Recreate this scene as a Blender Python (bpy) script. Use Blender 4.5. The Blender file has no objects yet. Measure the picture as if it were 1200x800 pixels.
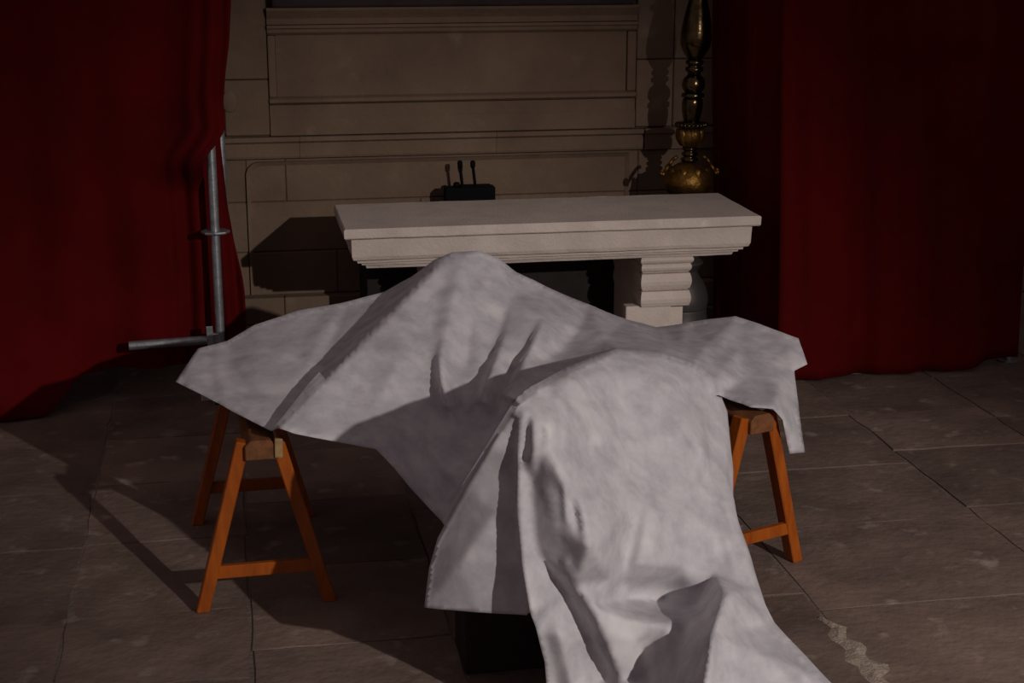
import bpy, bmesh, math, random
import numpy as np
from mathutils import Vector, Matrix, noise
from mathutils.geometry import delaunay_2d_cdt

random.seed(7)
scene = bpy.context.scene
COL = scene.collection

# ------------------------------------------------------------------ camera
FPX, CAMH = 1854.0, 2.5                       # focal length in pixels of a 1200 px wide frame
TH = math.atan(494 / FPX)                     # pitch down
PSI = math.atan(344 * math.cos(TH) / FPX)     # yaw to the right of the wall's normal
CF = Vector((math.sin(PSI) * math.cos(TH), math.cos(PSI) * math.cos(TH), -math.sin(TH)))
CR = Vector((math.cos(PSI), -math.sin(PSI), 0))
CU = CR.cross(CF)
CC = Vector((0, 0, CAMH))
cam = bpy.data.cameras.new('camera')
cam_ob = bpy.data.objects.new('camera', cam)
COL.objects.link(cam_ob)
cam.sensor_fit = 'HORIZONTAL'
cam.sensor_width = 36
cam.lens = FPX / 1200 * 36
cam.clip_end = 100
cam_ob.matrix_world = Matrix((
    (CR.x, CU.x, -CF.x, CC.x), (CR.y, CU.y, -CF.y, CC.y), (CR.z, CU.z, -CF.z, CC.z), (0, 0, 0, 1)))
scene.camera = cam_ob

# ------------------------------------------------------------------ light
world = bpy.data.worlds.new('world')
scene.world = world
world.use_nodes = True
wb = world.node_tree.nodes['Background']
wb.inputs[0].default_value = (1.0, 0.80, 0.82, 1)
wb.inputs[1].default_value = 0.118

LAMP = Vector((4.9, -3.9, 4.5))
AIM = Vector((1.72, 5.5, 0.45))
ld = bpy.data.lights.new('spot_lamp', 'SPOT')
ld.energy = 2250
ld.color = (1.0, 0.93, 0.89)
ld.shadow_soft_size = 0.06
ld.spot_size = math.radians(31)
ld.spot_blend = 0.9
lo = bpy.data.objects.new('spot_lamp', ld)
COL.objects.link(lo)
lo.location = LAMP
lo.rotation_euler = (AIM - LAMP).to_track_quat('-Z', 'Y').to_euler()

vs = scene.view_settings
scene.display_settings.display_device = 'sRGB'
vs.view_transform = 'Standard'
vs.look = 'None'
vs.gamma = 1
vs.use_curve_mapping = False
vs.exposure = 0.0


# ------------------------------------------------------------------ pixel helpers
def ray(x, y):
    return CF + CR * ((x - 600) / FPX) - CU * ((y - 400) / FPX)

def onz(x, y, z=0.0):
    d = ray(x, y)
    return CC + d * ((z - CC.z) / d.z)

def ony(x, y, Y):
    d = ray(x, y)
    return CC + d * ((Y - CC.y) / d.y)


# ------------------------------------------------------------------ materials
def mat(name, base=(.5, .5, .5), rough=.8, metal=0.0, var=None, scale=6.0, detail=6.0, bump=0.0,
        bscale=40.0, spec=.3, sheen=0.0, grain=None, stretch=(1, 1, 1), second=None, trans=0.0):
    """procedural principled material: noise colour variation, optional second finer speckle, bump"""
    m = bpy.data.materials.new(name)
    m.use_nodes = True
    nt = m.node_tree
    N, L = nt.nodes, nt.links
    b = N['Principled BSDF']
    b.inputs['Roughness'].default_value = rough
    b.inputs['Metallic'].default_value = metal
    b.inputs['Specular IOR Level'].default_value = spec
    if sheen:
        b.inputs['Sheen Weight'].default_value = sheen
        b.inputs['Sheen Roughness'].default_value = .45
        b.inputs['Sheen Tint'].default_value = (*base, 1)
    tc = N.new('ShaderNodeTexCoord')
    geo = N.new('ShaderNodeNewGeometry')
    mp = N.new('ShaderNodeMapping')
    mp.inputs['Scale'].default_value = stretch
    oi = N.new('ShaderNodeObjectInfo')
    L.new(geo.outputs['Position'], mp.inputs['Vector'])
    out = None
    if var is not None:
        nz = N.new('ShaderNodeTexNoise')
        nz.inputs['Scale'].default_value = scale
        nz.inputs['Detail'].default_value = detail
        nz.inputs['Roughness'].default_value = .62
        L.new(mp.outputs[0], nz.inputs['Vector'])
        cr = N.new('ShaderNodeValToRGB')
        cr.color_ramp.elements[0].position = .32
        cr.color_ramp.elements[0].color = (*var, 1)
        cr.color_ramp.elements[1].position = .68
        cr.color_ramp.elements[1].color = (*base, 1)
        L.new(nz.outputs['Fac'], cr.inputs['Fac'])
        out = cr.outputs['Color']
        if second is not None:
            col, sc, lo_, hi_ = second
            n2 = N.new('ShaderNodeTexNoise')
            n2.inputs['Scale'].default_value = sc
            n2.inputs['Detail'].default_value = 4
            L.new(mp.outputs[0], n2.inputs['Vector'])
            r2 = N.new('ShaderNodeMapRange')
            r2.inputs['From Min'].default_value = lo_
            r2.inputs['From Max'].default_value = hi_
            L.new(n2.outputs['Fac'], r2.inputs['Value'])
            mx = N.new('ShaderNodeMix')
            mx.data_type = 'RGBA'
            L.new(r2.outputs[0], mx.inputs['Factor'])
            L.new(out, mx.inputs['A'])
            mx.inputs['B'].default_value = (*col, 1)
            out = mx.outputs['Result']
        if grain:
            hs = N.new('ShaderNodeHueSaturation')
            mr = N.new('ShaderNodeMapRange')
            mr.inputs['To Min'].default_value = 1 - grain
            mr.inputs['To Max'].default_value = 1 + grain
            L.new(oi.outputs['Random'], mr.inputs['Value'])
            L.new(mr.outputs[0], hs.inputs['Value'])
            L.new(out, hs.inputs['Color'])
            out = hs.outputs['Color']
        L.new(out, b.inputs['Base Color'])
    else:
        b.inputs['Base Color'].default_value = (*base, 1)
    if bump:
        nb = N.new('ShaderNodeTexNoise')
        nb.inputs['Scale'].default_value = bscale
        nb.inputs['Detail'].default_value = 5
        L.new(mp.outputs[0], nb.inputs['Vector'])
        bp = N.new('ShaderNodeBump')
        bp.inputs['Strength'].default_value = bump
        bp.inputs['Distance'].default_value = .02
        L.new(nb.outputs['Fac'], bp.inputs['Height'])
        L.new(bp.outputs[0], b.inputs['Normal'])
    if trans:
        tr = N.new('ShaderNodeBsdfTranslucent')
        if out is not None:
            L.new(out, tr.inputs['Color'])
        else:
            tr.inputs['Color'].default_value = (*base, 1)
        ms = N.new('ShaderNodeMixShader')
        ms.inputs[0].default_value = trans
        L.new(b.outputs[0], ms.inputs[1])
        L.new(tr.outputs[0], ms.inputs[2])
        L.new(ms.outputs[0], N['Material Output'].inputs['Surface'])
    return m


M = dict(
    slab=mat('floor_stone', (.245, .172, .136), .75, var=(.135, .094, .075), scale=2.6, detail=9, bump=.35, bscale=22,
             grain=.2, second=((.40, .32, .265), 7.0, .60, .80)),
    mortar=mat('floor_mortar', (.24, .19, .155), .95, var=(.14, .105, .085), scale=7, bump=.4, bscale=60),
    patch=mat('pale_mortar', (.46, .37, .29), .95, var=(.28, .22, .17), scale=30, bump=.4, bscale=90),
    wall=mat('wall_stone', (.215, .142, .095), .9, var=(.148, .098, .068), scale=2.2, detail=8, bump=.25, bscale=30,
             grain=.08, second=((.27, .20, .145), 5.0, .62, .85)),
    joint=mat('wall_joint', (.13, .09, .066), .95, var=(.09, .062, .046), scale=8),
    altar=mat('altar_limestone', (.70, .60, .53), .85, var=(.57, .48, .42), scale=4.5, detail=9, bump=.22, bscale=70,
              second=((.70, .63, .58), 14.0, .62, .8)),
    altar_shade=mat('altar_recess_shade', (.030, .023, .020), .95, var=(.018, .014, .012), scale=6, bump=.5, bscale=30),  # near-black: shade of the recess under the slab put into the colour
    red=mat('red_velvet', (.105, .0012, .0018), .85, var=(.070, .0008, .0012), scale=1.6, detail=3, sheen=.15, spec=.1,
            bump=.12, bscale=120),
    wood=mat('orange_varnished_pine', (.43, .098, .006), .42, var=(.27, .055, .004), scale=9, detail=4, bump=.05, bscale=30,
             stretch=(3, 3, .7), spec=.4),
    beam=mat('trestle_beam_wood', (.22, .085, .030), .6, var=(.13, .048, .018), scale=8, detail=4, stretch=(4, 1, 4)),
    dark_wood=mat('dark_timber', (.030, .020, .015), .8, var=(.015, .010, .008), scale=7, stretch=(5, 1, 5)),
    sheet=mat('nonwoven_sheet', (.67, .64, .66), .9, var=(.47, .45, .475), scale=11.0, detail=9, bump=.06, bscale=26,
              second=((.73, .705, .70), 6.0, .55, .75), spec=.15, trans=.06),
    steel=mat('galvanised_steel', (.42, .44, .46), .42, .75, var=(.26, .27, .29), scale=22, detail=4, bump=.05, bscale=80),
    brass=mat('aged_brass', (.15, .105, .048), .2, 1.0, var=(.055, .038, .018), scale=14, detail=4, bump=.08, bscale=60),
    gilt=mat('gilded_wood', (.30, .16, .035), .42, .9, var=(.11, .055, .014), scale=18, detail=5, bump=.25, bscale=50),
    pewter=mat('dull_grey_metal', (.10, .09, .085), .5, .5, var=(.10, .09, .085), scale=10),
    black=mat('black_plastic', (.0035, .003, .0035), .7, var=(.002, .002, .0025), scale=20, spec=.1),
    paint=mat('dark_painted_frame', (.035, .021, .021), .7, var=(.020, .012, .012), scale=6),
    pale=mat('pale_wood_peg', (.42, .27, .13), .6, var=(.30, .18, .08), scale=30),
)


# ------------------------------------------------------------------ object helpers
def link(name, me, m, parent=None, smooth=False):
    o = bpy.data.objects.new(name, me)
    COL.objects.link(o)
    if m is not None and not me.materials:
        me.materials.append(m)
    if smooth:
        for p in me.polygons:
            p.use_smooth = True
    if parent is not None:
        o.parent = parent
        # children are modelled in world coordinates unless the parent sits elsewhere
        o.matrix_parent_inverse = parent.matrix_basis.inverted()
    return o

def obj(name, bm, m, parent=None, smooth=False, bevel=0.0, seg=2):
    if bevel:
        bmesh.ops.bevel(bm, geom=bm.edges[:], offset=bevel, segments=seg, affect='EDGES', profile=.6, clamp_overlap=True)
    bmesh.ops.recalc_face_normals(bm, faces=bm.faces[:])
    me = bpy.data.meshes.new(name)
    bm.to_mesh(me)
    bm.free()
    return link(name, me, m, parent, smooth)

def thing(name, label, cat, loc=(0, 0, 0), group=None):
    o = bpy.data.objects.new(name, None)
    o.empty_display_size = .1
    COL.objects.link(o)
    o.location = loc
    o['label'] = label
    o['category'] = cat
    if group:
        o['group'] = group
    return o

def tag(o, label, cat, group=None):
    o['label'] = label
    o['category'] = cat
    if group:
        o['group'] = group
    return o

def struct(o):
    o['kind'] = 'structure'
    return o

def bm_box(x0, x1, y0, y1, z0, z1, bm=None):
    bm = bm or bmesh.new()
    r = bmesh.ops.create_cube(bm, size=1)
    for v in r['verts']:
        v.co = Vector(((x0 + x1) / 2 + v.co.x * (x1 - x0), (y0 + y1) / 2 + v.co.y * (y1 - y0), (z0 + z1) / 2 + v.co.z * (z1 - z0)))
    return bm

def bm_bar(p, q, w, t, up=Vector((0, 0, 1)), bm=None):
    """a rectangular bar from p to q, w across, t thick along 'up'"""
    bm = bm or bmesh.new()
    p, q = Vector(p), Vector(q)
    d = (q - p).normalized()
    s = d.cross(Vector(up)).normalized()
    u = s.cross(d)
    vs_ = []
    for e in (p, q):
        for a, b in ((-1, -1), (1, -1), (1, 1), (-1, 1)):
            vs_.append(bm.verts.new(e + s * (a * w / 2) + u * (b * t / 2)))
    for f in ((0, 1, 2, 3), (7, 6, 5, 4), (0, 4, 5, 1), (1, 5, 6, 2), (2, 6, 7, 3), (3, 7, 4, 0)):
        bm.faces.new([vs_[i] for i in f])
    return bm

def bm_tube(p, q, r, n=16, bm=None, cap=True):
    bm = bm or bmesh.new()
    p, q = Vector(p), Vector(q)
    d = (q - p)
    mtx = Matrix.Translation((p + q) / 2) @ d.to_track_quat('Z', 'Y').to_matrix().to_4x4()
    bmesh.ops.create_cone(bm, cap_ends=cap, segments=n, radius1=r, radius2=r, depth=d.length, matrix=mtx)
    return bm

def bm_lathe(cx, cy, prof, n=28, bm=None, top=None):
    """profile: list of (r, z); 'top' optional axis end (dx,dy per metre) for a slight lean"""
    bm = bm or bmesh.new()
    rings = []
    for r, z in prof:
        ox, oy = (top[0] * z, top[1] * z) if top else (0, 0)
        rings.append([bm.verts.new((cx + ox + r * math.cos(2 * math.pi * k / n), cy + oy + r * math.sin(2 * math.pi * k / n), z)) for k in range(n)])
    for a, b in zip(rings, rings[1:]):
        for k in range(n):
            bm.faces.new((a[k], a[(k + 1) % n], b[(k + 1) % n], b[k]))
    bm.faces.new(rings[0][::-1])
    bm.faces.new(rings[-1])
    return bm

def bm_extrude_profile(poly, axis_pts):
    """sweep closed 2-D polygon (list of 3-vectors) along list of offset vectors"""
    bm = bmesh.new()
    rings = [[bm.verts.new(Vector(p) + Vector(o)) for p in poly] for o in axis_pts]
    n = len(poly)
    for a, b in zip(rings, rings[1:]):
        for k in range(n):
            bm.faces.new((a[k], a[(k + 1) % n], b[(k + 1) % n], b[k]))
    bm.faces.new(rings[0][::-1])
    bm.faces.new(rings[-1])
    return bm


# ================================================================== SETTING
# ---- floor: a mortar bed and single stone slabs
fl = struct(obj('floor', bm_box(-3.6, 6.6, -5.0, 10.2, -.12, -.007), M['mortar']))
fl['label'] = 'grey-brown worn stone slab floor'
cols = [(-3.4, -2.7, .3), (-2.7, -2.0, .0), (-2.0, -1.35, .33), (-1.35, -.67, None), (-.67, 0.0, None), (0.0, .72, None), (.72, 1.42, None),
        (1.42, 2.10, None), (2.10, 3.13, None), (3.13, 3.86, None), (3.86, 4.6, None), (4.6, 5.35, .2), (5.35, 6.2, .05)]
rows = {-1.35: [2.2, 2.9, 3.55, 4.25, 4.90, 5.59, 6.31, 6.99, 7.66, 8.4, 9.2],
        -.67: [2.0, 2.8, 3.5, 4.3, 5.02, 5.60, 6.33, 7.05, 7.72, 8.45, 9.2],
        0.0: [2.3, 3.0, 3.75, 4.5, 5.22, 5.95, 6.7, 7.4, 8.2, 9.2],
        .72: [2.1, 2.9, 3.6, 4.35, 5.05, 5.8, 6.5, 7.2, 7.9, 8.6, 9.2],
        1.42: [2.4, 3.1, 3.8, 4.55, 5.35, 6.05, 6.8, 7.5, 8.3, 9.2],
        2.10: [2.2, 3.0, 3.75, 4.45, 5.19, 6.0, 6.70, 7.46, 8.2, 9.2],
        3.13: [2.5, 3.2, 3.95, 4.6, 5.35, 6.1, 6.88, 7.47, 8.2, 9.2],
        3.86: [2.2, 2.95, 3.7, 4.5, 5.2, 5.9, 6.6, 7.3, 8.05, 8.7, 9.2]}
for x0, x1, off in cols:
    ys = rows.get(x0) or [2.0 + off + .72 * k for k in range(10)]
    for y0, y1 in zip(ys, ys[1:]):
        g = .006
        bm = bmesh.new()
        nx, ny = 5, 5
        lift = random.uniform(-.002, .002)
        tx, ty = random.uniform(-.004, .004), random.uniform(-.004, .004)
        top, low = [], []
        for j in range(ny + 1):
            for i in range(nx + 1):
                u, v = i / nx, j / ny
                edge = (i in (0, nx)) or (j in (0, ny))
                jx = random.uniform(-.007, .007) if i in (0, nx) else 0
                jy = random.uniform(-.007, .007) if j in (0, ny) else 0
                x = x0 + g + (x1 - x0 - 2 * g) * u + jx
                y = y0 + g + (y1 - y0 - 2 * g) * v + jy
                z = lift + tx * (u - .5) + ty * (v - .5) + (-.0035 if edge else random.uniform(-.0015, .0015))
                top.append(bm.verts.new((x, y, z)))
        for j in range(ny):
            for i in range(nx):
                a = j * (nx + 1) + i
                bm.faces.new((top[a], top[a + 1], top[a + nx + 2], top[a + nx + 1]))
        rim = [e for e in bm.edges if e.is_boundary]
        r = bmesh.ops.extrude_edge_only(bm, edges=rim)
        for v in r['geom']:
            if isinstance(v, bmesh.types.BMVert):
                v.co.z = -.03
        obj('stone_slab', bm, M['slab'], fl)

bm = bmesh.new()
pr_ = None
for k in range(15):
    t = k / 14
    c = Vector((2.10 + .02 * math.sin(k * 1.7), 4.50 + .62 * t, .0045))
    w_ = (.012 + .035 * math.sin(math.pi * t)) * random.uniform(.6, 1.3)
    cu_ = [bm.verts.new(c + Vector((-w_ * random.uniform(.7, 1.2), 0, -.007))), bm.verts.new(c + Vector((0, 0, random.uniform(0, .003)))), bm.verts.new(c + Vector((w_ * random.uniform(.7, 1.2), 0, -.007)))]
    if pr_:
        for a_ in (0, 1):
            bm.faces.new((pr_[a_], pr_[a_ + 1], cu_[a_ + 1], cu_[a_]))
    pr_ = cu_
obj('mortar_patch', bm, M['patch'], fl)

# ---- back wall with its courses and mouldings (dressed stone, face at Y = 9.2)
WY = 9.2
wall = struct(obj('wall_back', bm_box(-3.6, 6.6, WY + .008, WY + .35, -.02, 4.2), M['joint']))
wall['label'] = 'dim brown dressed stone wall behind the altar'

def course(z0, z1, xs, depth, jog=0.0, m='wall', name='stone_block', bev=.006):
    for k, (x0, x1) in enumerate(zip(xs, xs[1:])):
        obj(name, bm_box(x0 + .0015, x1 - .0015, WY - depth - random.uniform(0, .003), WY + .06, z0 + .002, z1 - .002), M[m], wall, bevel=bev, seg=1)

LX, RX = .03, 2.42          # the altar bay between its side edges
# plinth and lower die
course(-.02, .20, [-3.4, -2.2, -1.0, .10, .36, .95, 1.6, 2.3, 3.4, 4.6, 6.2], .10)
course(.20, .36, [-3.4, -2.5, -1.4, -.3, .28, .80, 1.5, 2.2, 2.9, 4.1, 6.2], .07)
course(.36, .62, [-3.4, -2.2, -1.2, -.35, .09, .60, 1.25, 1.95, RX, 3.3, 4.6, 6.2], .0)
course(.62, .915, [-3.4, -1.5, .09, 1.1, RX, 4.2, 6.2], .0)
course(.915, 1.165, [-3.4, -1.1, .09, .315, RX, 4.5, 6.2], .0)
# raised border of the lower panel: a frame with a rounded upper corner
bm = bmesh.new()
ro = []
for k in range(7):
    a = math.pi / 2 * k / 6
    ro.append((.165 - .075 * math.cos(a), 1.075 + .075 * math.sin(a)))
outer = [(.09, .37)] + ro + [(2.36, 1.15), (2.36, .37)]
def ins(p):
    return (max(.112, min(2.338, p[0] + (.022 if p[0] < 1 else -.022))), min(1.128, p[1] - (.022 if p[1] > 1 else 0)))
loop_o = [bm.verts.new((x, WY - .022, z)) for x, z in outer]
loop_i = [bm.verts.new((*((ins((x, z))[0], WY - .004, ins((x, z))[1])),)) for x, z in outer]
loop_b = [bm.verts.new((x - (.004 if x < 1 else -.004), WY + .005, z + (.004 if z > 1 else 0))) for x, z in outer]
for k in range(len(outer) - 1):
    bm.faces.new((loop_o[k], loop_o[k + 1], loop_i[k + 1], loop_i[k]))
    bm.faces.new((loop_b[k], loop_b[k + 1], loop_o[k + 1], loop_o[k]))
obj('panel_border', bm, M['wall'], wall)

def moulding(z0, z1, x0, x1, prof, name='moulding'):
    """horizontal moulding; prof = [(proud, t)] from bottom to top"""
    poly = [(0, WY + .04, z0)] + [(0, WY - p, z0 + (z1 - z0) * t) for p, t in prof] + [(0, WY + .04, z1)]
    return obj(name, bm_extrude_profile(poly, [(x0, 0, 0), (x1, 0, 0)]), M['wall'], wall)

# projecting band between the two lines at 1.17 and 1.30
moulding(1.172, 1.296, -3.4, -.35, [(.035, 0), (.035, .72), (.05, .78), (.05, 1)], 'string_course')
for x0, x1 in zip([-.348, .402, 1.552], [.40, 1.55, RX + .02]):
    moulding(1.172, 1.296, x0, x1, [(.03, 0), (.035, .1), (.035, .7), (.055, .8), (.055, 1)], 'string_course')
moulding(1.172, 1.296, RX + .03, 6.2, [(.035, 0), (.035, .72), (.05, .78), (.05, 1)], 'string_course')
# pilaster strips beside the framed panel
for x0, x1 in ((-.36, -.02), (-.015, .235)):
    for z0, z1 in ((1.305, 1.62), (1.625, 2.2), (2.205, 2.9), (2.905, 3.6)):
        obj('pilaster_block', bm_box(x0, x1, WY - .02, WY + .05, z0, z1), M['wall'], wall, bevel=.006, seg=1)
for x0, x1 in ((2.395, 2.62), (2.625, 3.1)):
    for z0, z1 in ((1.305, 1.70), (1.705, 2.3), (2.305, 2.9), (2.905, 3.6)):
        obj('pilaster_block', bm_box(x0, x1, WY - .02, WY + .05, z0, z1), M['wall'], wall, bevel=.006, seg=1)
for x0, x1 in ((-3.4, -2.0), (-1.995, -.365), (3.105, 4.5), (4.505, 6.2)):
    for z0, z1 in ((1.305, 1.9), (1.905, 2.5), (2.505, 3.1), (3.105, 3.7)):
        obj('stone_block', bm_box(x0, x1, WY - .005, WY + .05, z0, z1), M['wall'], wall, bevel=.006, seg=1)
# lower band of the framed panel, its two fillets, its field and top moulding
moulding(1.302, 1.475, .24, 2.39, [(.022, 0), (.022, .55), (.012, .62), (.012, 1)])
moulding(1.478, 1.520, .24, 2.39, [(.012, 0), (.034, .3), (.034, .75), (.010, 1)])
obj('panel', bm_box(.285, 2.335, WY - .002, WY + .05, 1.521, 1.868), M['wall'], wall)
for x0, x1 in ((.24, .283), (2.337, 2.39)):
    obj('panel_stile', bm_box(x0, x1, WY - .026, WY + .05, 1.521, 1.868), M['wall'], wall, bevel=.008)
moulding(1.870, 1.925, .24, 2.39, [(.012, 0), (.030, .25), (.030, .6), (.05, .7), (.05, 1)])
moulding(1.929, 2.022, .24, 2.39, [(.035, 0), (.035, .35), (.07, .85), (.07, 1)])
# small worn boss on the pilaster
bm = bmesh.new()
bmesh.ops.create_uvsphere(bm, u_segments=16, v_segments=10, radius=1)
for v in bm.verts:
    v.co = Vector((.015 + v.co.x * .045, WY - .02 + v.co.y * .014, 1.50 + v.co.z * .062))
obj('carved_boss', bm, M['wall'], wall, smooth=True)

# dark picture frame above the moulding (only its lower edge shows)
pf = thing('picture_frame', 'dark painted altarpiece frame, its lower edge resting on the stone moulding', 'picture frame', (1.3, WY, 2.024))
obj('lower_rail', bm_box(.27, 2.36, WY - .085, WY + .02, 2.024, 2.16), M['paint'], pf, bevel=.012)
for x0 in (.27, 2.22):
    obj('side_rail', bm_box(x0, x0 + .14, WY - .08, WY + .02, 2.161, 3.5), M['paint'], pf, bevel=.012)
obj('upper_rail', bm_box(.27, 2.36, WY - .085, WY + .02, 3.501, 3.64), M['paint'], pf, bevel=.012)
obj('picture', bm_box(.41, 2.22, WY - .05, WY + .0, 2.161, 3.5), M['dark_wood'], pf)

# ================================================================== ALTAR
alt = thing('altar_table', 'pale limestone altar table with a moulded slab edge on stone supports', 'altar', (1.64, 8.2, 0))
AX0, AX1, AY0, AY1, AZ = .555, 2.725, 7.83, 8.56, 1.0
# moulded slab: rings of a stepped profile (inset, z)
prof = [(.0, AZ), (-.006, AZ - .006), (-.006, AZ - .046), (.0, AZ - .052), (.030, AZ - .060), (.030, AZ - .070), (.034, AZ - .150), (.042, AZ - .168),
        (.062, AZ - .176), (.064, AZ - .188), (.082, AZ - .191), (.086, AZ - .205), (.104, AZ - .208), (.112, AZ - .226)]
bm = bmesh.new()
rings = []
NS = 26
for kp, (i, z) in enumerate(prof):
    ring = []
    x0, x1, y0, y1 = AX0 + i, AX1 - i, AY0 + i, AY1 - i * .3
    pts = [(x0 + (x1 - x0) * k / NS, y0) for k in range(NS)] + [(x1, y0 + (y1 - y0) * k / 6) for k in range(6)] + \
          [(x1 - (x1 - x0) * k / NS, y1) for k in range(NS)] + [(x0, y1 - (y1 - y0) * k / 6) for k in range(6)]
    for x, y in pts:
        w = noise.noise(Vector((x * 9, y * 9, z * 20))) * .004 if kp not in (0,) else noise.noise(Vector((x * 11, y * 7, 3))) * .003
        ring.append(bm.verts.new((x + w, y + w, z + w * .5)))
    rings.append(ring)
n = len(rings[0])
for a, b in zip(rings, rings[1:]):
    for k in range(n):
        bm.faces.new((a[k], b[k], b[(k + 1) % n], a[(k + 1) % n]))
bm.faces.new(rings[0])
bm.faces.new(rings[-1][::-1])
obj('moulded_slab', bm, M['altar'], alt)
ZB = AZ - .224
for nm, x0, x1 in (('carved_support', 2.125, 2.40), ('carved_support', 1.0, 1.275)):
    # front profile in the Y-Z plane: three swelling lobes
    fy = 7.955
    pr = []
    lobes = [(.775, .735, .000), (.735, .690, .012), (.690, .678, .030), (.678, .596, .010), (.596, .582, .032), (.582, .50, .012)]
    pts = []
    for z1, z0, inset in lobes:
        for k in range(5):
            t = k / 4
            z = z1 + (z0 - z1) * t
            pts.append((inset - .014 * math.sin(math.pi * t), z))
    bm = bmesh.new()
    rs = []
    for dy, z in pts:
        sx = dy * .55
        rs.append([bm.verts.new(c) for c in ((x0 + sx, fy + dy, z), (x1 - sx, fy + dy, z), (x1 - sx, 8.58, z), (x0 + sx, 8.58, z))])
    for a, b in zip(rs, rs[1:]):
        for k in range(4):
            bm.faces.new((a[k], b[k], b[(k + 1) % 4], a[(k + 1) % 4]))
    bm.faces.new(rs[0])
    bm.faces.new(rs[-1][::-1])
    obj(nm, bm, M['altar'], alt)
    obj('support_block', bm_box(x0 - .075, x1 - .10, 7.985, 8.06, .20, .502), M['altar'], alt, bevel=.01)
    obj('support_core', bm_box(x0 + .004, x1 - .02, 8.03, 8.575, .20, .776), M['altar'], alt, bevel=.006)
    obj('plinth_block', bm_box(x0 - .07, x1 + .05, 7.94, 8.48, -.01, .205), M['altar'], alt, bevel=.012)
obj('gradine_block', bm_box(.72, 2.34, 8.585, 9.085, -.01, .895), M['altar_shade'], alt, bevel=.01)  # ledge behind the slab, coloured dark to paint the shade below it

# ================================================================== TRESTLES
def trestle(label, f, r, spread, h=.667):
    """f, r = ground points below front and rear end of the beam"""
    f, r = Vector((*f, 0)), Vector((*r, 0))
    ax = (r - f).normalized()
    sx = Vector((ax.y, -ax.x, 0))
    t = thing('sawhorse', label, 'sawhorse', (f + r) / 2, 'wooden sawhorses under the covered load')
    Z = Vector((0, 0, 1))
    bw, bh = .115, .075
    ch = .022
    a, b = f - ax * .05, r + ax * .05
    poly = [(-bw / 2, 0), (-bw / 2, bh - ch), (-bw / 2 + ch, bh), (bw / 2 - ch, bh), (bw / 2, bh - ch), (bw / 2, 0)]
    bm = bm_extrude_profile([sx * p[0] + Z * (h - bh + p[1]) for p in poly], [a, b])
    obj('top_beam', bm, M['beam'], t, bevel=.004, seg=1)
    for e, s2 in ((f, 1), (r, -1)):
        cb = []
        for s in (-1, 1):
            top = e + sx * (s * .062) + Z * (h - .012)
            ft = e + sx * (s * spread / 2) + Z * .0
            bm = bm_bar(ft, top, .058, .050, up=sx)
            # cut the foot flush with the floor
            for v in bm.verts:
                if v.co.z < .05:
                    v.co.z = .0
            obj('leg', bm, M['wood'], t, bevel=.004, seg=1)
            cb.append(ft.lerp(top, .235))
        obj('stretcher', bm_bar(cb[0] - ax * .012 * s2, cb[1] - ax * .012 * s2, .026, .05), M['wood'], t, bevel=.003, seg=1)
    return t

t1 = trestle('orange pine sawhorse under the cloth, nearer the steel scaffold tube', (.062, 5.60), (.03, 6.50), .475)
# pale peg and metal plate at the front end of the beam
obj('peg', bm_bar((.128, 5.555, .60), (.130, 5.553, .675), .030, .03, up=Vector((0, 1, 0))), M['pale'], t1, bevel=.006)
t2 = trestle('orange pine sawhorse under the hanging cloth corner, nearer the altar support', (1.952, 5.575), (1.62, 6.42), .475)

# ================================================================== LOAD UNDER THE SHEET
cr_ = thing('timber_cross', 'dark timber cross lying on the sawhorses under the cloth', 'timber', (1.0, 6.1, .665))
obj('cross_arm', bm_box(-.10, 2.10, 6.02, 6.20, .667, .715), M['dark_wood'], cr_, bevel=.006)
obj('cross_post', bm_bar((1.12, 6.50, .69), (1.02, 4.80, .40), .16, .05), M['dark_wood'], cr_, bevel=.004)
cb = thing('crate', 'low dark wooden crate standing on the floor under the cloth', 'crate', (1.1, 4.95, 0))
obj('crate_body', bm_box(.715, 1.42, 4.90, 5.14, .0, .33), M['dark_wood'], cb, bevel=.006)
obj('crate_lid', bm_box(.70, 1.43, 4.89, 5.15, .33, .355), M['dark_wood'], cb, bevel=.004)

# ================================================================== SHEET
P, NAMES = [], {}
def a(nm, x, y, Y):
    NAMES[nm] = len(P)
    P.append((x, y, Y))

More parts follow.
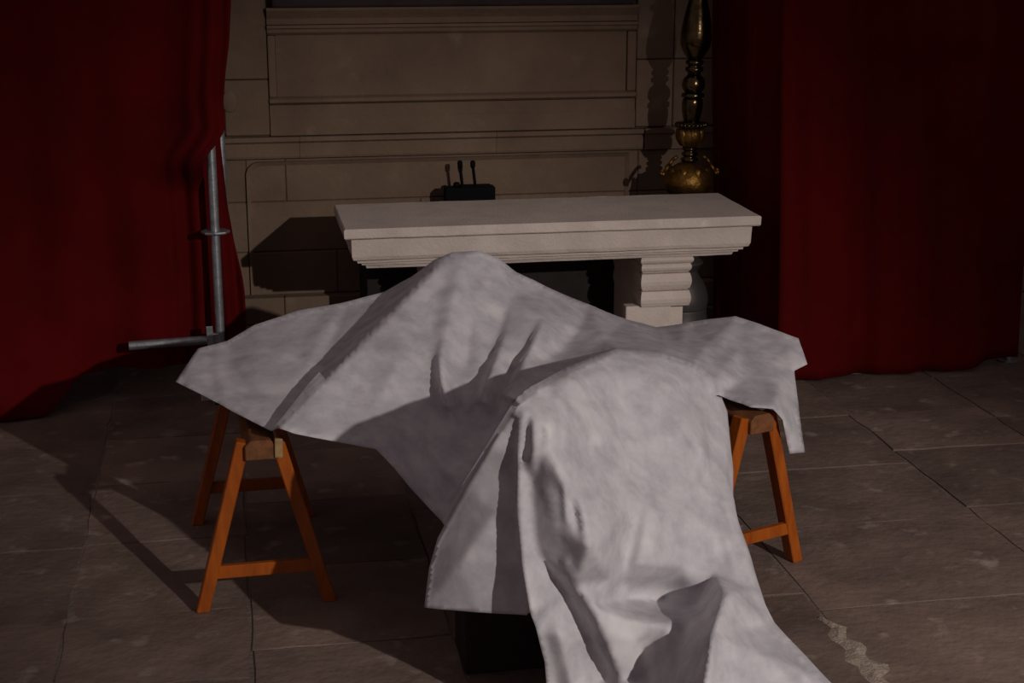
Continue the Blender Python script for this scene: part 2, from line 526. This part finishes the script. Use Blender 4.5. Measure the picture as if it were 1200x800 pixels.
for row in '''a0 206 447 6.10|a1 232 408 6.45|a1b 250 404 6.5|a2 266 400 6.55|a3 300 380 6.65|a4 350 364 6.7|a5 400 355 6.72|a6 450 342 6.72
a7 485 322 6.65|a8 510 304 6.6|a9 530 295 6.6|a10 560 294 6.6|a11 585 303 6.62|a12 605 319 6.65|a13 640 336 6.68|a14 690 357 6.7|a15 735 374 6.72
a16 770 383 6.7|a17 800 379 6.65|a18 835 373 6.6|a19 862 370 6.55|a20 905 385 6.4|a21 936 396 6.3|a22 946 427 6.1
b1 931 434 6.0|b2 936 480 5.78|b3 943 530 5.62|b4 925 532 5.58|b5 917 492 5.52|b6 906 479 5.49|b7 880 477 5.5|b8 860 470 5.6|b9 842 463 5.68
x5 838 464 5.08|w2 838 500 4.95|w3 838 540 4.82|w4 846 578 4.72|w5 865 640 4.56|w6 880 690 4.42|w7 900 730 4.33|w8 930 763 4.20|w9 965 800 4.02|w10 1010 850 3.85
z1 830 862 3.88|z2 645 855 4.30|z3 640 800 4.35|z4 638 775 4.33|z5 628 736 4.30|z6 621 717 4.25
f7 617 721 4.37|f6 560 717 4.46|f5 497 712 4.58|f4 503 665 4.60|f3 513 630 4.62|f2 521 615 4.62
h7 518 611 5.28|h6 504 596 5.30|h5 480 570 5.32|h4 462 548 5.33|h3 440 526 5.36|h2 400 519 5.38|h1 345 508 5.41|h0 326 501 5.44|hv 318 505 5.56|l2 290 491 5.68|l1 250 470 5.88'''.replace('\n', '|').split('|'):
    s = row.split()
    a(s[0], float(s[1]), float(s[2]), float(s[3]))
NB = len(P)
for row in '''v2 362 449 6.02|v3 403 405 6.28|v4 425 372 6.52|v5 446 350 6.68
r2 372 455 5.68|r2b 420 408 5.95|r3 470 358 6.25|r4 512 314 6.48|r5 540 303 6.52
lm1 300 440 6.08|lm2 350 400 6.38
m1 440 470 5.66|m2 470 420 5.88|m3 500 470 5.68
p0 545 325 6.42|p1 552 365 6.22|p2 525 410 6.00|p3 580 400 6.10|p4 600 350 6.40|p5 630 372 6.18|p6 565 445 5.86|p7 600 430 5.92
q1 545 500 5.62|q2 505 540 5.48|q3 530 570 5.42
e1p 601 472 5.68|e2p 573 517 5.52|e3p 541 569 5.38
e1 606 476 4.40|e2 577 521 4.44|e3 545 573 4.54
s1 680 385 6.30|s2 650 415 6.02|s3 710 398 6.05|s4 760 402 6.05|s5 800 405 6.10|g0 665 430 5.80|g00 622 453 5.72|g1 722 408 5.84|g2 772 412 5.80|g3 814 424 5.74|g4 839 443 5.72
u1 870 405 6.22|u2 905 425 6.05|u3 870 445 5.85|u4 832 402 6.20|u5 915 450 5.82|u6 925 440 5.95
x1 722 412 5.05|x2 770 417 5.10|x3 811 429 5.12|x4 835 446 5.10|x0 672 434 4.75|x00 630 456 4.5
y1 660 450 4.58|y2 722 433 4.90|y3 752 436 4.92|y4 782 452 4.90|y5 810 500 4.80|y6 822 526 4.76
n0 642 500 4.34|n1 656 555 4.28|n2 626 640 4.35|n3 664 696 4.37|n4 690 640 4.18|n5 800 600 4.55|n6 735 520 4.68|n7 735 600 4.42|n8 736 702 4.48|n9 776 704 4.54|n10 815 704 4.46
k1 850 696 4.20|k2 835 745 4.02|k3 825 800 3.92|k4 800 722 4.33|k5 790 800 4.12|k6 730 725 4.27|k7 753 797 4.27|k8 695 755 4.34|k9 880 760 4.09
j1 607 545 4.38|j2 606 600 4.36|j3 612 660 4.30|i1 603 545 4.44|i2 602 600 4.43|i3 608 660 4.40
va 621 560 4.40|c3c 641 525 4.31|c3a 681 595 4.24|c3b 717 680 4.33|d1 640 562 4.33|d2 652 620 4.28|d3 675 687 4.26|d4 692 708 4.25|d5 709 746 4.23|d6 728 797 4.25|kk 714 792 4.33|kv 752 757 4.28|kr 780 732 4.25|kr2 783 765 4.20|kj 745 748 4.25|kl 799 757 4.20|bl1 724 664 4.36|bl2 760 660 4.41|bl3 800 664 4.46|bl4 838 672 4.46|fl1 580 600 4.47|fl2 540 660 4.48'''.replace('\n', '|').split('|'):
    s = row.split()
    a(s[0], float(s[1]), float(s[2]), float(s[3]))

def chain(s):
    ids = [NAMES[k] for k in s.split()]
    return list(zip(ids, ids[1:]))

edges = [(k, (k + 1) % NB) for k in range(NB)]
CHAINS = ('hv v2 v3 v4 v5 a6', 'h0 r2 r2b r3 r4 r5', 'e1p e2p e3p h7', 'e1 e2 e3 f2', 'g00 g0 g1 g2 g3 g4 b9', 'e1 x00 x0 x1 x2 x3 x4 x5',
          'e1 y1 y2 y3 y4 y5 y6', 'e1 j1 j2 j3 z6', 'e1 i1 i2 i3 f7', 'k1 k2 k3', 'va n2 n3 k8 kk', 'n0 c3c n1 c3a n4 c3b', 'd1 d2 d3 d4 d5 d6')
for s in CHAINS:
    edges += chain(s)

def inv_w(p):
    d = ray(p[0], p[1])
    t = p[2] / d.y
    return 1.0 / t                    # ray has unit length along the view axis

c2 = [Vector((p[0], p[1])) for p in P]
cv, ce, cf, ov, oe, of = delaunay_2d_cdt(c2, edges, [list(range(NB))], 1, 1e-4)
CV = np.array([(v.x, v.y) for v in cv])
CW = np.array([inv_w(P[ov[k][0]]) if ov[k] else 0 for k in range(len(cv))])
TR = np.array([f for f in cf if len(f) == 3])

def interp(q, drop_steep=True):
    """inverse depth at pixels q (n,2), piecewise linear over the control triangles"""
    out = np.full(len(q), np.nan)
    best = np.full(len(q), -1e9)
    for t in TR:
        A, B, C = CV[t]
        det = (B[0] - A[0]) * (C[1] - A[1]) - (C[0] - A[0]) * (B[1] - A[1])
        if abs(det) < 1e-9:
            continue
        u = ((q[:, 0] - A[0]) * (C[1] - A[1]) - (C[0] - A[0]) * (q[:, 1] - A[1])) / det
        v = ((B[0] - A[0]) * (q[:, 1] - A[1]) - (q[:, 0] - A[0]) * (B[1] - A[1])) / det
        mn = np.minimum(np.minimum(u, v), 1 - u - v)
        sel = (mn > best) & (mn > -.02)
        out[sel] = (CW[t[0]] * (1 - u - v) + CW[t[1]] * u + CW[t[2]] * v)[sel]
        best[sel] = mn[sel]
        dep = 1 / CW[t]
        alt = abs(det) / max(np.hypot(*(B - A)), np.hypot(*(C - B)), np.hypot(*(A - C)))
        if drop_steep and dep.max() - dep.min() > .25 and alt < 12:
            out[sel & (mn > 0)] = np.nan      # no samples inside the thin step between two layers
    return out

# dense sampling: outline points every few pixels plus a hexagonal grid inside
STEP = 3.6
bpts = []
for k in range(NB):
    p, q = P[k], P[(k + 1) % NB]
    L_ = math.hypot(q[0] - p[0], q[1] - p[1])
    nseg = max(1, int(round(L_ / STEP)))
    for j in range(nseg):
        t = j / nseg
        iw = inv_w(p) * (1 - t) + inv_w(q) * t
        bpts.append((p[0] + (q[0] - p[0]) * t, p[1] + (q[1] - p[1]) * t, iw, k))
poly = np.array([(b[0], b[1]) for b in bpts])

def inside(q):
    x, y = q[:, 0], q[:, 1]
    r = np.zeros(len(q), bool)
    m_ = len(poly)
    for k in range(m_):
        x1, y1 = poly[k]
        x2, y2 = poly[(k + 1) % m_]
        if y1 == y2:
            continue
        c = ((y1 > y) != (y2 > y)) & (x < (x2 - x1) * (y - y1) / (y2 - y1) + x1)
        r ^= c
    return r

gx, gy = [], []
yy, odd = 290.0, 0
while yy < 865:
    xx = 200.0 + (STEP / 2 if odd else 0)
    while xx < 1015:
        gx.append(xx)
        gy.append(yy)
        xx += STEP
    yy += STEP * .866
    odd ^= 1
G = np.stack([gx, gy], 1)
G = G[inside(G)]
# dense points along the inner fold lines, so that edges stay clean
cpts, cedges, brk = [], [], []
for s_ in CHAINS:
    nm = s_.split()
    prev = None
    for k in range(len(nm) - 1):
        p, q = P[NAMES[nm[k]]], P[NAMES[nm[k + 1]]]
        nseg = max(1, int(round(math.hypot(q[0] - p[0], q[1] - p[1]) / STEP)))
        for j in range(nseg + (1 if k == len(nm) - 2 else 0)):
            t = j / nseg
            cpts.append((p[0] + (q[0] - p[0]) * t, p[1] + (q[1] - p[1]) * t, inv_w(p) * (1 - t) + inv_w(q) * t))
            brk.append(k == len(nm) - 2 and j == nseg)      # last point of its line
# drop duplicates of outline or earlier points
keep = []
have = [(b[0], b[1]) for b in bpts]
HV = np.array(have)
for c in cpts:
    if np.min(np.hypot(HV[:, 0] - c[0], HV[:, 1] - c[1])) > .8:
        keep.append(c)
        HV = np.vstack([HV, [c[0], c[1]]])
seq = cpts
cpts = keep
near_ = [int(np.argmin(np.hypot(HV[:, 0] - c[0], HV[:, 1] - c[1]))) for c in seq]
for k in range(len(seq) - 1):
    if not brk[k] and near_[k] != near_[k + 1]:
        cedges.append((near_[k], near_[k + 1]))
dmin = np.full(len(G), 1e9)
for p in HV:
    dmin = np.minimum(dmin, np.hypot(G[:, 0] - p[0], G[:, 1] - p[1]))
G = G[dmin > STEP * .85]
gw = interp(G)
ok = ~np.isnan(gw)
G, gw = G[ok], gw[ok]
ALL = np.concatenate([poly, np.array([(c[0], c[1]) for c in cpts]), G])
W = 1.0 / np.concatenate([[b[2] for b in bpts], [c[2] for c in cpts], gw])      # depth along the view axis in metres

# creases: (polyline, half width px, amplitude m towards the viewer)
def seg_dist(q, pl):
    best = np.full(len(q), 1e9)
    tt = np.zeros(len(q))
    n_ = len(pl) - 1
    for k in range(n_):
        A, B = np.array(pl[k], float), np.array(pl[k + 1], float)
        d = B - A
        t = np.clip(((q - A) @ d) / (d @ d), 0, 1)
        ds = np.hypot(*(q - A - t[:, None] * d).T)
        sel = ds < best
        best[sel] = ds[sel]
        tt[sel] = (k + t[sel]) / n_
    return best, tt

creases = [
    # folds under the peak
    ([(540, 312), (528, 360), (520, 400), (512, 450)], 16, .035),
    ([(519, 392), (514, 420), (516, 446), (524, 480)], (20, 4), .20, 2),
    ([(597, 372), (586, 406), (574, 438), (560, 472)], (26, 4), .25, 2),
    ([(640, 368), (630, 387), (618, 414), (603, 444), (590, 466)], (40, 4), .27, 2),
    ([(574, 345), (588, 362), (598, 374)], (14, 4), .03, 2),
    ([(556, 325), (552, 370), (545, 430)], 14, -.04, 1),
    ([(575, 330), (600, 358), (622, 372)], 12, .02),
    ([(470, 400), (455, 450), (420, 500)], 30, .02),
    # wrinkles on the far arm towards the altar support
    ([(640, 350), (700, 385), (760, 410)], 14, .025), ([(690, 375), (760, 396), (800, 400)], 12, -.02),
    ([(660, 405), (700, 402), (740, 400)], 9, -.022),
    ([(862, 372), (850, 395), (832, 415)], 10, .02), ([(905, 388), (925, 410), (930, 432)], 10, .025),
    ([(880, 420), (905, 445), (915, 480)], 12, .022),
    # far arm towards the scaffold
    ([(250, 405), (255, 440), (268, 470)], 11, .022), ([(264, 402), (275, 435), (300, 470)], 10, -.02),
    ([(300, 400), (330, 440), (345, 470)], 20, .014), ([(395, 362), (372, 400), (345, 450)], 14, .018),
    ([(226, 418), (222, 440), (228, 458)], 8, .015), ([(410, 358), (395, 380), (386, 410)], 8, -.018),
    # gathers at the side of the raised front
    ([(615, 480), (610, 520), (604, 560)], 6, .025), ([(618, 486), (614, 520), (609, 552)], 5, -.025),
    ([(626, 490), (626, 520), (624, 556)], 6, .025), ([(636, 500), (642, 530), (650, 550)], 8, -.02),
    ([(662, 566), (664, 590), (664, 612)], 5, .02), ([(668, 564), (673, 595), (680, 625)], 7, -.03),
    ([(659, 650), (666, 666), (673, 682)], 5, .02),
    # front
    ([(746, 588), (740, 630), (728, 680)], 14, -.045), ([(722, 590), (708, 650), (712, 675)], 18, .015),
    ([(775, 590), (770, 640), (750, 676)], 22, .025),
    ([(850, 697), (836, 735), (830, 800), (822, 860)], 9, .02), ([(810, 688), (811, 700), (812, 712)], 6, -.015),
    ([(800, 470), (828, 540), (850, 620), (868, 690)], 12, .03),
    ([(760, 440), (800, 500), (818, 530)], 10, .025), ([(690, 470), (720, 520), (740, 560)], 30, .02),
    ([(870, 700), (910, 750), (960, 820)], 16, .03), ([(650, 720), (665, 780), (680, 850)], 16, .04),
    ([(690, 690), (760, 690), (830, 694)], 16, -.04),
]
for pl, hw, amp, *tp in creases:
    d, t = seg_dist(ALL, pl)
    if tp and tp[0] == 2:      # one-sided fold: gentle on the right of the line, steep on its left, growing downwards
        side = np.zeros(len(ALL))
        best = np.full(len(ALL), 1e9)
        for p_, q_ in zip(pl, pl[1:]):
            p_, q_ = np.array(p_, float), np.array(q_, float)
            dd = np.hypot(*(ALL - (p_ + q_) / 2).T)
            cr2 = (q_[0] - p_[0]) * (ALL[:, 1] - p_[1]) - (q_[1] - p_[1]) * (ALL[:, 0] - p_[0])
            sel = dd < best
            best[sel] = dd[sel]
            side[sel] = cr2[sel]
        hwv = np.where(side < 0, hw[0], hw[1])
        far_ = np.clip((W - 5.45) / .15, 0, 1)          # only on the far layer of the sheet
        W -= amp * np.clip(1 - d / hwv, 0, 1) * t * np.clip((1 - t) * 30 + .3, 0, 1) * far_
        continue
    if tp:            # tapered: nothing at the first point, full at the last, fading after it
        W -= amp * np.clip(1 - d / (hw * (.35 + .65 * t)), 0, 1) * t * np.where(t > .98, .8, 1)
        continue
    W -= amp * np.clip(1 - d / hw, 0, 1) * np.clip(np.minimum(t, 1 - t) * 4 + .25, 0, 1)

cv, ce, cf, ov, oe, of = delaunay_2d_cdt([Vector(p) for p in ALL.tolist()], [(k, (k + 1) % len(poly)) for k in range(len(poly))] + cedges,
                                         [list(range(len(poly)))], 1, 1e-4)
idx = [o[0] if o else -1 for o in ov]
tri = [tuple(idx[i] for i in f) for f in cf]
tri = [t for t in tri if min(t) >= 0]
# relax depth a little so that folds are rounded (less across the big steps)
nbr = [set() for _ in ALL]
for t in tri:
    for i in range(3):
        nbr[t[i]].add(t[(i + 1) % 3])
        nbr[t[i]].add(t[(i + 2) % 3])
E_ = np.array([(i, j) for i in range(len(ALL)) for j in nbr[i]])
for it in range(2):
    dw = W[E_[:, 1]] - W[E_[:, 0]]
    wt = 1 / (1 + (dw / .05) ** 2)
    acc = np.zeros(len(ALL))
    cnt = np.zeros(len(ALL)) + 1e-6
    np.add.at(acc, E_[:, 0], dw * wt)
    np.add.at(cnt, E_[:, 0], wt)
    W += .5 * acc / np.maximum(cnt, 1.5)
XYZ = [CC + ray(x, y) * w for (x, y), w in zip(ALL.tolist(), W)]
bm = bmesh.new()
V = []
for p in XYZ:
    nz = noise.noise(p * 7.0) * .006 + noise.noise(p * 17.0 + Vector((5, 1, 2))) * .0025
    V.append(bm.verts.new(p + Vector((.1, -.6, .75)) * nz))
for t in tri:
    try:
        bm.faces.new([V[i] for i in t])
    except ValueError:
        pass
# the sheet goes on over the far side: rows hanging down behind the outline
def hang(k0, k1, offs):
    ids = [i for i, b in enumerate(bpts) if k0 <= b[3] < k1]
    prev = [V[i] for i in ids]
    base = [v.co.copy() for v in prev]
    for s_, o in enumerate(offs):
        cur = []
        for q, b in enumerate(base):
            wv = .03 * math.sin(q * .35 + s_) * (s_ + 1) / len(offs)
            c_ = b + Vector(o) + Vector((0, wv, 0))
            c_.z = max(c_.z, .10 + .004 * s_)
            cur.append(bm.verts.new(c_))
        for q in range(len(cur) - 1):
            bm.faces.new((prev[q], prev[q + 1], cur[q + 1], cur[q]))
        prev = cur

hang(NAMES['a1'], NAMES['a6'] + 1, [(0, .035, -.012), (0, .08, -.06), (0, .10, -.16), (0, .11, -.26)])
hang(NAMES['a6'], NAMES['a13'] + 1, [(0, .035, -.02), (0, .09, -.12), (0, .13, -.30), (0, .15, -.50)])
hang(NAMES['a13'], NAMES['a20'] + 1, [(0, .035, -.012), (0, .07, -.06), (0, .09, -.14), (0, .10, -.22)])
hang(NAMES['x5'], NAMES['w10'], [(.03, .02, -.012), (.06, .035, -.07), (.08, .04, -.20), (.09, .05, -.38), (.10, .05, -.56), (.11, .06, -.74)])  # unseen side drop, lengthened to block lamp light from passing under the sheet
sheet = obj('dust_sheet', bm, M['sheet'], None, smooth=True)
tag(sheet, 'large white non-woven dust sheet draped in stiff folds over the sawhorses', 'sheet')
sm = sheet.modifiers.new('thickness', 'SOLIDIFY')
sm.thickness = .0008
sm.offset = 0

# ================================================================== CURTAINS
def curtain(name, label, xs, zs, fn, group=None):
    """grid surface: fn(u, v) -> Vector"""
    bm = bmesh.new()
    rows_ = [[bm.verts.new(fn(i / xs, j / zs)) for i in range(xs + 1)] for j in range(zs + 1)]
    for j in range(zs):
        for i in range(xs):
            bm.faces.new((rows_[j][i], rows_[j][i + 1], rows_[j + 1][i + 1], rows_[j + 1][i]))
    o = obj(name, bm, M['red'], None, smooth=True)
    s = o.modifiers.new('thickness', 'SOLIDIFY')
    s.thickness = .004
    return tag(o, label, 'curtain', group)

def lerp_tab(tab, v):
    for (a0, b0), (a1, b1) in zip(tab, tab[1:]):
        if v <= a1:
            t = (v - a0) / (a1 - a0)
            return b0 + (b1 - b0) * t
    return tab[-1][1]

def sstep(a_, b_, x):
    t = max(0, min(1, (x - a_) / (b_ - a_)))
    return t * t * (3 - 2 * t)

# right edges by height: front cloth passes over the pole high up and stays beside it below; a second cloth hangs behind
EDGE = [(.0, -.135), (1.28, -.135), (1.34, -.11), (1.40, -.055), (1.46, -.015), (1.50, -.012), (1.60, -.018), (1.75, .0), (1.9, .025), (2.12, .045), (2.6, .08), (3.4, .10)]
EDGE2 = [(.0, .045), (.20, .045), (.37, .05), (.52, .05), (.62, .04), (.80, .005), (1.0, -.025), (1.25, -.04), (1.42, -.05), (3.4, -.06)]

def left_curtain(u, v):
    x_l, zt = -3.2, 3.4
    x_nom = x_l + (-.13 - x_l) * u
    hemz = .175 - .16 * sstep(-.80, -1.02, x_nom)
    z = hemz + (zt - hemz) * (v ** 1.5)
    xe = lerp_tab(EDGE, z)
    x = x_l + (xe - x_l) * u
    dist = xe - x
    y = 8.43
    ph = .6 * math.sin(z * .9)
    amp = .030 + .012 * math.sin(z * 1.3 + 1)
    y += amp * math.sin(x * 17 + ph) * (.5 + .5 * sstep(.5, .0, dist)) + .03 * math.sin(x * 6.3 + 1.2 + z * .4)
    y += .020 * math.sin(dist * 62 + 1.5 * math.sin(z * 2)) * sstep(.30, .05, dist)
    # upper part is pulled in front of the pole
    y -= .24 * sstep(1.10, 1.34, z) * sstep(.42, .0, dist)
    # sagging folds and pool, coming forward towards the floor away from the scaffold
    low = sstep(.95, .0, z)
    y -= .30 * low * sstep(-.55, -1.05, x) * (1 - .5 * sstep(-1.2, -2.5, x))
    y -= .05 * math.sin((z * 9 + x * 5)) * low * sstep(-.45, -.8, x)
    return Vector((x, y, z))

curtain('curtain', 'dark red velvet curtain with sagging hem pulled over the top of the scaffold tube', 210, 110, left_curtain)

def back_curtain(u, v):
    z = .15 + 1.9 * v
    xe = lerp_tab(EDGE2, z)
    x = -.75 + (xe + .75) * u
    y = 8.60 + .022 * math.sin(x * 38 + 1.2 * math.sin(z * 2.2)) + .012 * math.sin(x * 71 + z * 3)
    return Vector((x, y, z))

curtain('curtain', 'narrow strip of red velvet curtain hanging behind the steel scaffold tube', 60, 50, back_curtain)

def right_curtain(u, v):
    # plan curve: starts behind the candlestick, comes forward past the altar end, then runs parallel to the wall
    if u < .22:
        t = u / .22
        x, y = 2.86 + .10 * sstep(0, 1, t) + .03 * t, 8.98 - .84 * t
    else:
        t = (u - .22) / .78
        x, y = 2.99 + 1.44 * t, 8.14 - .02 * math.sin(min(1, t * 8) * math.pi) + .03 * t
    hemz = .012 + .05 * sstep(4.0, 4.4, x)
    z = hemz + (3.4 - hemz) * v
    y += .026 * math.sin(x * 15 + .5 * math.sin(z * .8)) + .018 * math.sin(x * 7.3 + z * .5 + 1) + .010 * math.sin(x * 33 + z)
    x += .020 * math.sin(y * 16 + z * .4) * (1 if u < .22 else 0)
    y -= .03 * sstep(.6, .0, z)
    x -= .07 * sstep(.3, 2.2, z) * (1 - u)
    return Vector((x, y, z))

curtain('curtain', 'dark red velvet curtain hanging to the floor beside the brass candlestick', 170, 60, right_curtain)

# ================================================================== SCAFFOLD
sc = thing('scaffold', 'galvanised steel scaffold tubes standing before the red curtain', 'scaffold', (-.09, 8.28, 0))
PX, PY = -.09, 8.285
obj('upright', bm_tube((PX, PY, .03), (PX - .002, PY, 1.44), .024, 20), M['steel'], sc, smooth=False)
obj('upright', bm_tube((-.042, 8.90, .03), (-.046, 8.90, 3.4), .024, 20), M['steel'], sc)
for z, y_ in ((.925, PY),):
    bm = bmesh.new()
    x_ = PX if y_ == PY else -.043
    prof_ = [(.025, z - .006), (.074, z - .006), (.076, z), (.074, z + .006), (.025, z + .006)]
    obj('rosette', bm_lathe(x_, y_, prof_, 8), M['steel'], sc)
obj('ledger', bm_tube((-.135, PY - .005, .345), (-.565, PY - .01, .333), .024, 20), M['steel'], sc)
obj('ledger_head', bm_bar((-.155, PY, .345), (-.10, PY, .345), .045, .075), M['steel'], sc, bevel=.006)
obj('wedge', bm_bar((-.142, PY - .03, .31), (-.146, PY - .03, .425), .010, .034, up=Vector((1, 0, 0))), M['steel'], sc, bevel=.002)
obj('base_jack', bm_lathe(PX, PY, [(.07, 0), (.07, .008), (.018, .010), (.018, .04)], 16), M['steel'], sc)
obj('base_jack', bm_lathe(-.042, 8.90, [(.07, 0), (.07, .008), (.018, .010), (.018, .04)], 16), M['steel'], sc)

sp = ony(1181, 415, 8.30)
s2 = thing('scaffold_tube', 'thin grey steel tube standing at the curtain edge away from the altar', 'tube', (sp.x, 8.30, 0))
obj('tube', bm_tube((sp.x, 8.30, 0), (sp.x + .01, 8.30, 3.3), .014, 12), M['steel'], s2)
obj('foot_plate', bm_lathe(sp.x, 8.30, [(.06, 0), (.06, .008), (.02, .01), (.02, .03)], 14), M['steel'], s2)

# ================================================================== CANDLESTICK
CX, CY = 2.57, 8.74
cs = thing('altar_candlestick', 'tall turned brass candlestick with gilded leaf collar behind the altar', 'candlestick', (CX, CY, 0))
LEAN = (.028, 0.0)
def lathe_part(nm, prof_, m_, parent=cs, n_=32):
    return obj(nm, bm_lathe(CX, CY, prof_, n_, top=LEAN), M[m_], parent, smooth=True)

def curve_prof(pts, sub=5):
    out = []
    for k in range(len(pts) - 1):
        p0 = pts[max(0, k - 1)]; p1 = pts[k]; p2 = pts[k + 1]; p3 = pts[min(len(pts) - 1, k + 2)]
        for j in range(sub):
            t = j / sub
            o_ = []
            for c in range(2):
                o_.append(.5 * (2 * p1[c] + (p2[c] - p0[c]) * t + (2 * p0[c] - 5 * p1[c] + 4 * p2[c] - p3[c]) * t * t + (3 * p1[c] - p0[c] - 3 * p2[c] + p3[c]) * t ** 3))
            out.append((max(.004, o_[0]), o_[1]))
    out.append(pts[-1])
    return out

lathe_part('base', curve_prof([(.20, 0), (.20, .05), (.18, .08), (.175, .16), (.155, .24), (.15, .30)]), 'pewter')
lathe_part('lower_stem', curve_prof([(.15, .30), (.155, .36), (.13, .44), (.085, .51), (.10, .545), (.115, .57), (.085, .60), (.065, .64), (.09, .68), (.06, .74), (.05, .86), (.05, .93)]), 'pewter')
zb = 1.0
lathe_part('leaf_bulb', curve_prof([(.05, .92), (.085, .945), (.128, 1.0), (.138, 1.05), (.120, 1.10), (.075, 1.14), (.04, 1.155)]), 'gilt')
lathe_part('ring_neck', [(.040, 1.155), (.050, 1.165), (.050, 1.175), (.036, 1.182), (.036, 1.19), (.047, 1.197), (.047, 1.207), (.034, 1.214), (.034, 1.22), (.044, 1.227), (.044, 1.236), (.034, 1.243)], 'brass')
lathe_part('leaf_cup', curve_prof([(.034, 1.24), (.05, 1.255), (.072, 1.285), (.075, 1.32), (.062, 1.345), (.05, 1.352)]), 'gilt')
br = lathe_part('bead_ring_seat', [(.05, 1.350), (.080, 1.354), (.082, 1.362), (.080, 1.382), (.055, 1.388)], 'brass')
for k in range(22):
    an = 2 * math.pi * k / 22
    zz = 1.370
    bm = bmesh.new()
    bmesh.ops.create_uvsphere(bm, u_segments=8, v_segments=6, radius=.0125, matrix=Matrix.Translation((CX + LEAN[0] * zz + .083 * math.cos(an), CY + .083 * math.sin(an), zz)))
    obj('bead', bm, M['brass'], br, smooth=True)
lathe_part('lower_knop', curve_prof([(.045, 1.388), (.050, 1.41), (.058, 1.45), (.060, 1.49), (.055, 1.515), (.040, 1.522)]), 'brass')
lathe_part('ring_collar', [(.040, 1.520), (.064, 1.526), (.066, 1.536), (.064, 1.546), (.045, 1.55)], 'brass')
lathe_part('middle_knop', curve_prof([(.045, 1.55), (.062, 1.575), (.066, 1.60), (.058, 1.63), (.038, 1.648)]), 'brass')
lathe_part('upper_rings', [(.038, 1.648), (.036, 1.665), (.050, 1.672), (.052, 1.682), (.050, 1.692), (.038, 1.697), (.038, 1.706), (.050, 1.712), (.052, 1.722), (.048, 1.732), (.036, 1.738)], 'brass')
lathe_part('vase_stem', curve_prof([(.036, 1.738), (.055, 1.76), (.082, 1.81), (.088, 1.86), (.082, 1.93), (.068, 2.0), (.056, 2.05), (.052, 2.07)]), 'brass')
lathe_part('top_collar', [(.050, 2.07), (.075, 2.078), (.078, 2.09), (.072, 2.102), (.045, 2.11), (.045, 2.14), (.07, 2.15), (.07, 2.165), (.04, 2.175)], 'brass')
lathe_part('upper_stem', curve_prof([(.04, 2.175), (.06, 2.22), (.062, 2.30), (.045, 2.42), (.10, 2.46), (.10, 2.48), (.03, 2.49), (.03, 2.56)]), 'brass')
# acanthus leaves standing off the bulb and the cup
def leaf(an, z0, r0, z1, r1, w, curl):
    bm = bmesh.new()
    rows_ = []
    nseg = 7
    for k in range(nseg + 1):
        t = k / nseg
        z = z0 + (z1 - z0) * t
        r = r0 + (r1 - r0) * t + .022 * math.sin(math.pi * t) + curl * t ** 4
        ww = w * math.sin(math.pi * min(1, .18 + .82 * (1 - t) ** .8)) * (1 + .22 * math.sin(k * 2.9))
        row = []
        for s in (-1, -.5, 0, .5, 1):
            al = an + s * ww / max(.02, r)
            rr = r + (.010 if s == 0 else 0) - .006 * abs(s)
            row.append(bm.verts.new((CX + LEAN[0] * z + rr * math.cos(al), CY + rr * math.sin(al), z)))
        rows_.append(row)
    for a_, b_ in zip(rows_, rows_[1:]):
        for k in range(4):
            bm.faces.new((a_[k], a_[k + 1], b_[k + 1], b_[k]))
    o = obj('acanthus_leaf', bm, M['gilt'], cs, smooth=True)
    s = o.modifiers.new('t', 'SOLIDIFY')
    s.thickness = .005
    return o
for k in range(8):
    leaf(2 * math.pi * (k + .3) / 8, .945, .092, 1.125, .095, .030, .02)
for k in range(7):
    leaf(2 * math.pi * (k + .1) / 7, 1.245, .045, 1.345, .062, .022, .012)
# scrolled handles low on the bulb
for sgn in (-1, 1):
    pts = [Vector((CX + LEAN[0] * 1.1 + sgn * r, CY - .02, z)) for r, z in ((.075, 1.19), (.10, 1.175), (.125, 1.14), (.150, 1.10), (.165, 1.08), (.170, 1.105), (.158, 1.115))]
    bm = bmesh.new()
    prev = None
    for p, q in zip(pts, pts[1:]):
        bm_tube(p, q, .011, 8, bm)
    obj('scroll_arm', bm, M['gilt'], cs, smooth=True)

# ================================================================== BOX ON THE ALTAR
BZ, BY = .8955, 9.02           # stands on the stone ledge between altar slab and wall
bx0, bx1 = ony(521, 225, BY).x, ony(579, 225, BY).x
ztop = ony(560, 218, BY).z
rc = thing('receiver_box', 'small black box with two upright antennas behind the altar slab', 'box', ((bx0 + bx1) / 2, BY, BZ))
obj('case', bm_box(bx0, bx1, BY - .05, BY + .05, BZ, ztop), M['black'], rc, bevel=.006)
obj('raised_lid', bm_box(bx0 + .09, bx1 - .02, BY - .035, BY + .035, ztop - .002, ztop + .008), M['black'], rc, bevel=.003)
for px0, px1 in ((542, 539), (557, 554)):
    bot, tp = ony(px0, 218, BY), ony(px1, 188, BY)
    an = obj('antenna', bm_tube((bot.x, BY, ztop - .004), (tp.x, BY, tp.z - .03), .009, 10), M['black'], rc)
    obj('antenna_tip', bm_lathe(tp.x, BY, [(.009, tp.z - .046), (.0145, tp.z - .036), (.0155, tp.z - .012), (.012, tp.z - .002), (.005, tp.z)], 12), M['black'], an, smooth=True)
kb = ony(535, 216, BY)
obj('knob', bm_lathe(kb.x, BY, [(.020, ztop - .004), (.020, ztop + .016), (.014, ztop + .026), (.005, ztop + .028)], 14), M['black'], rc, smooth=True)
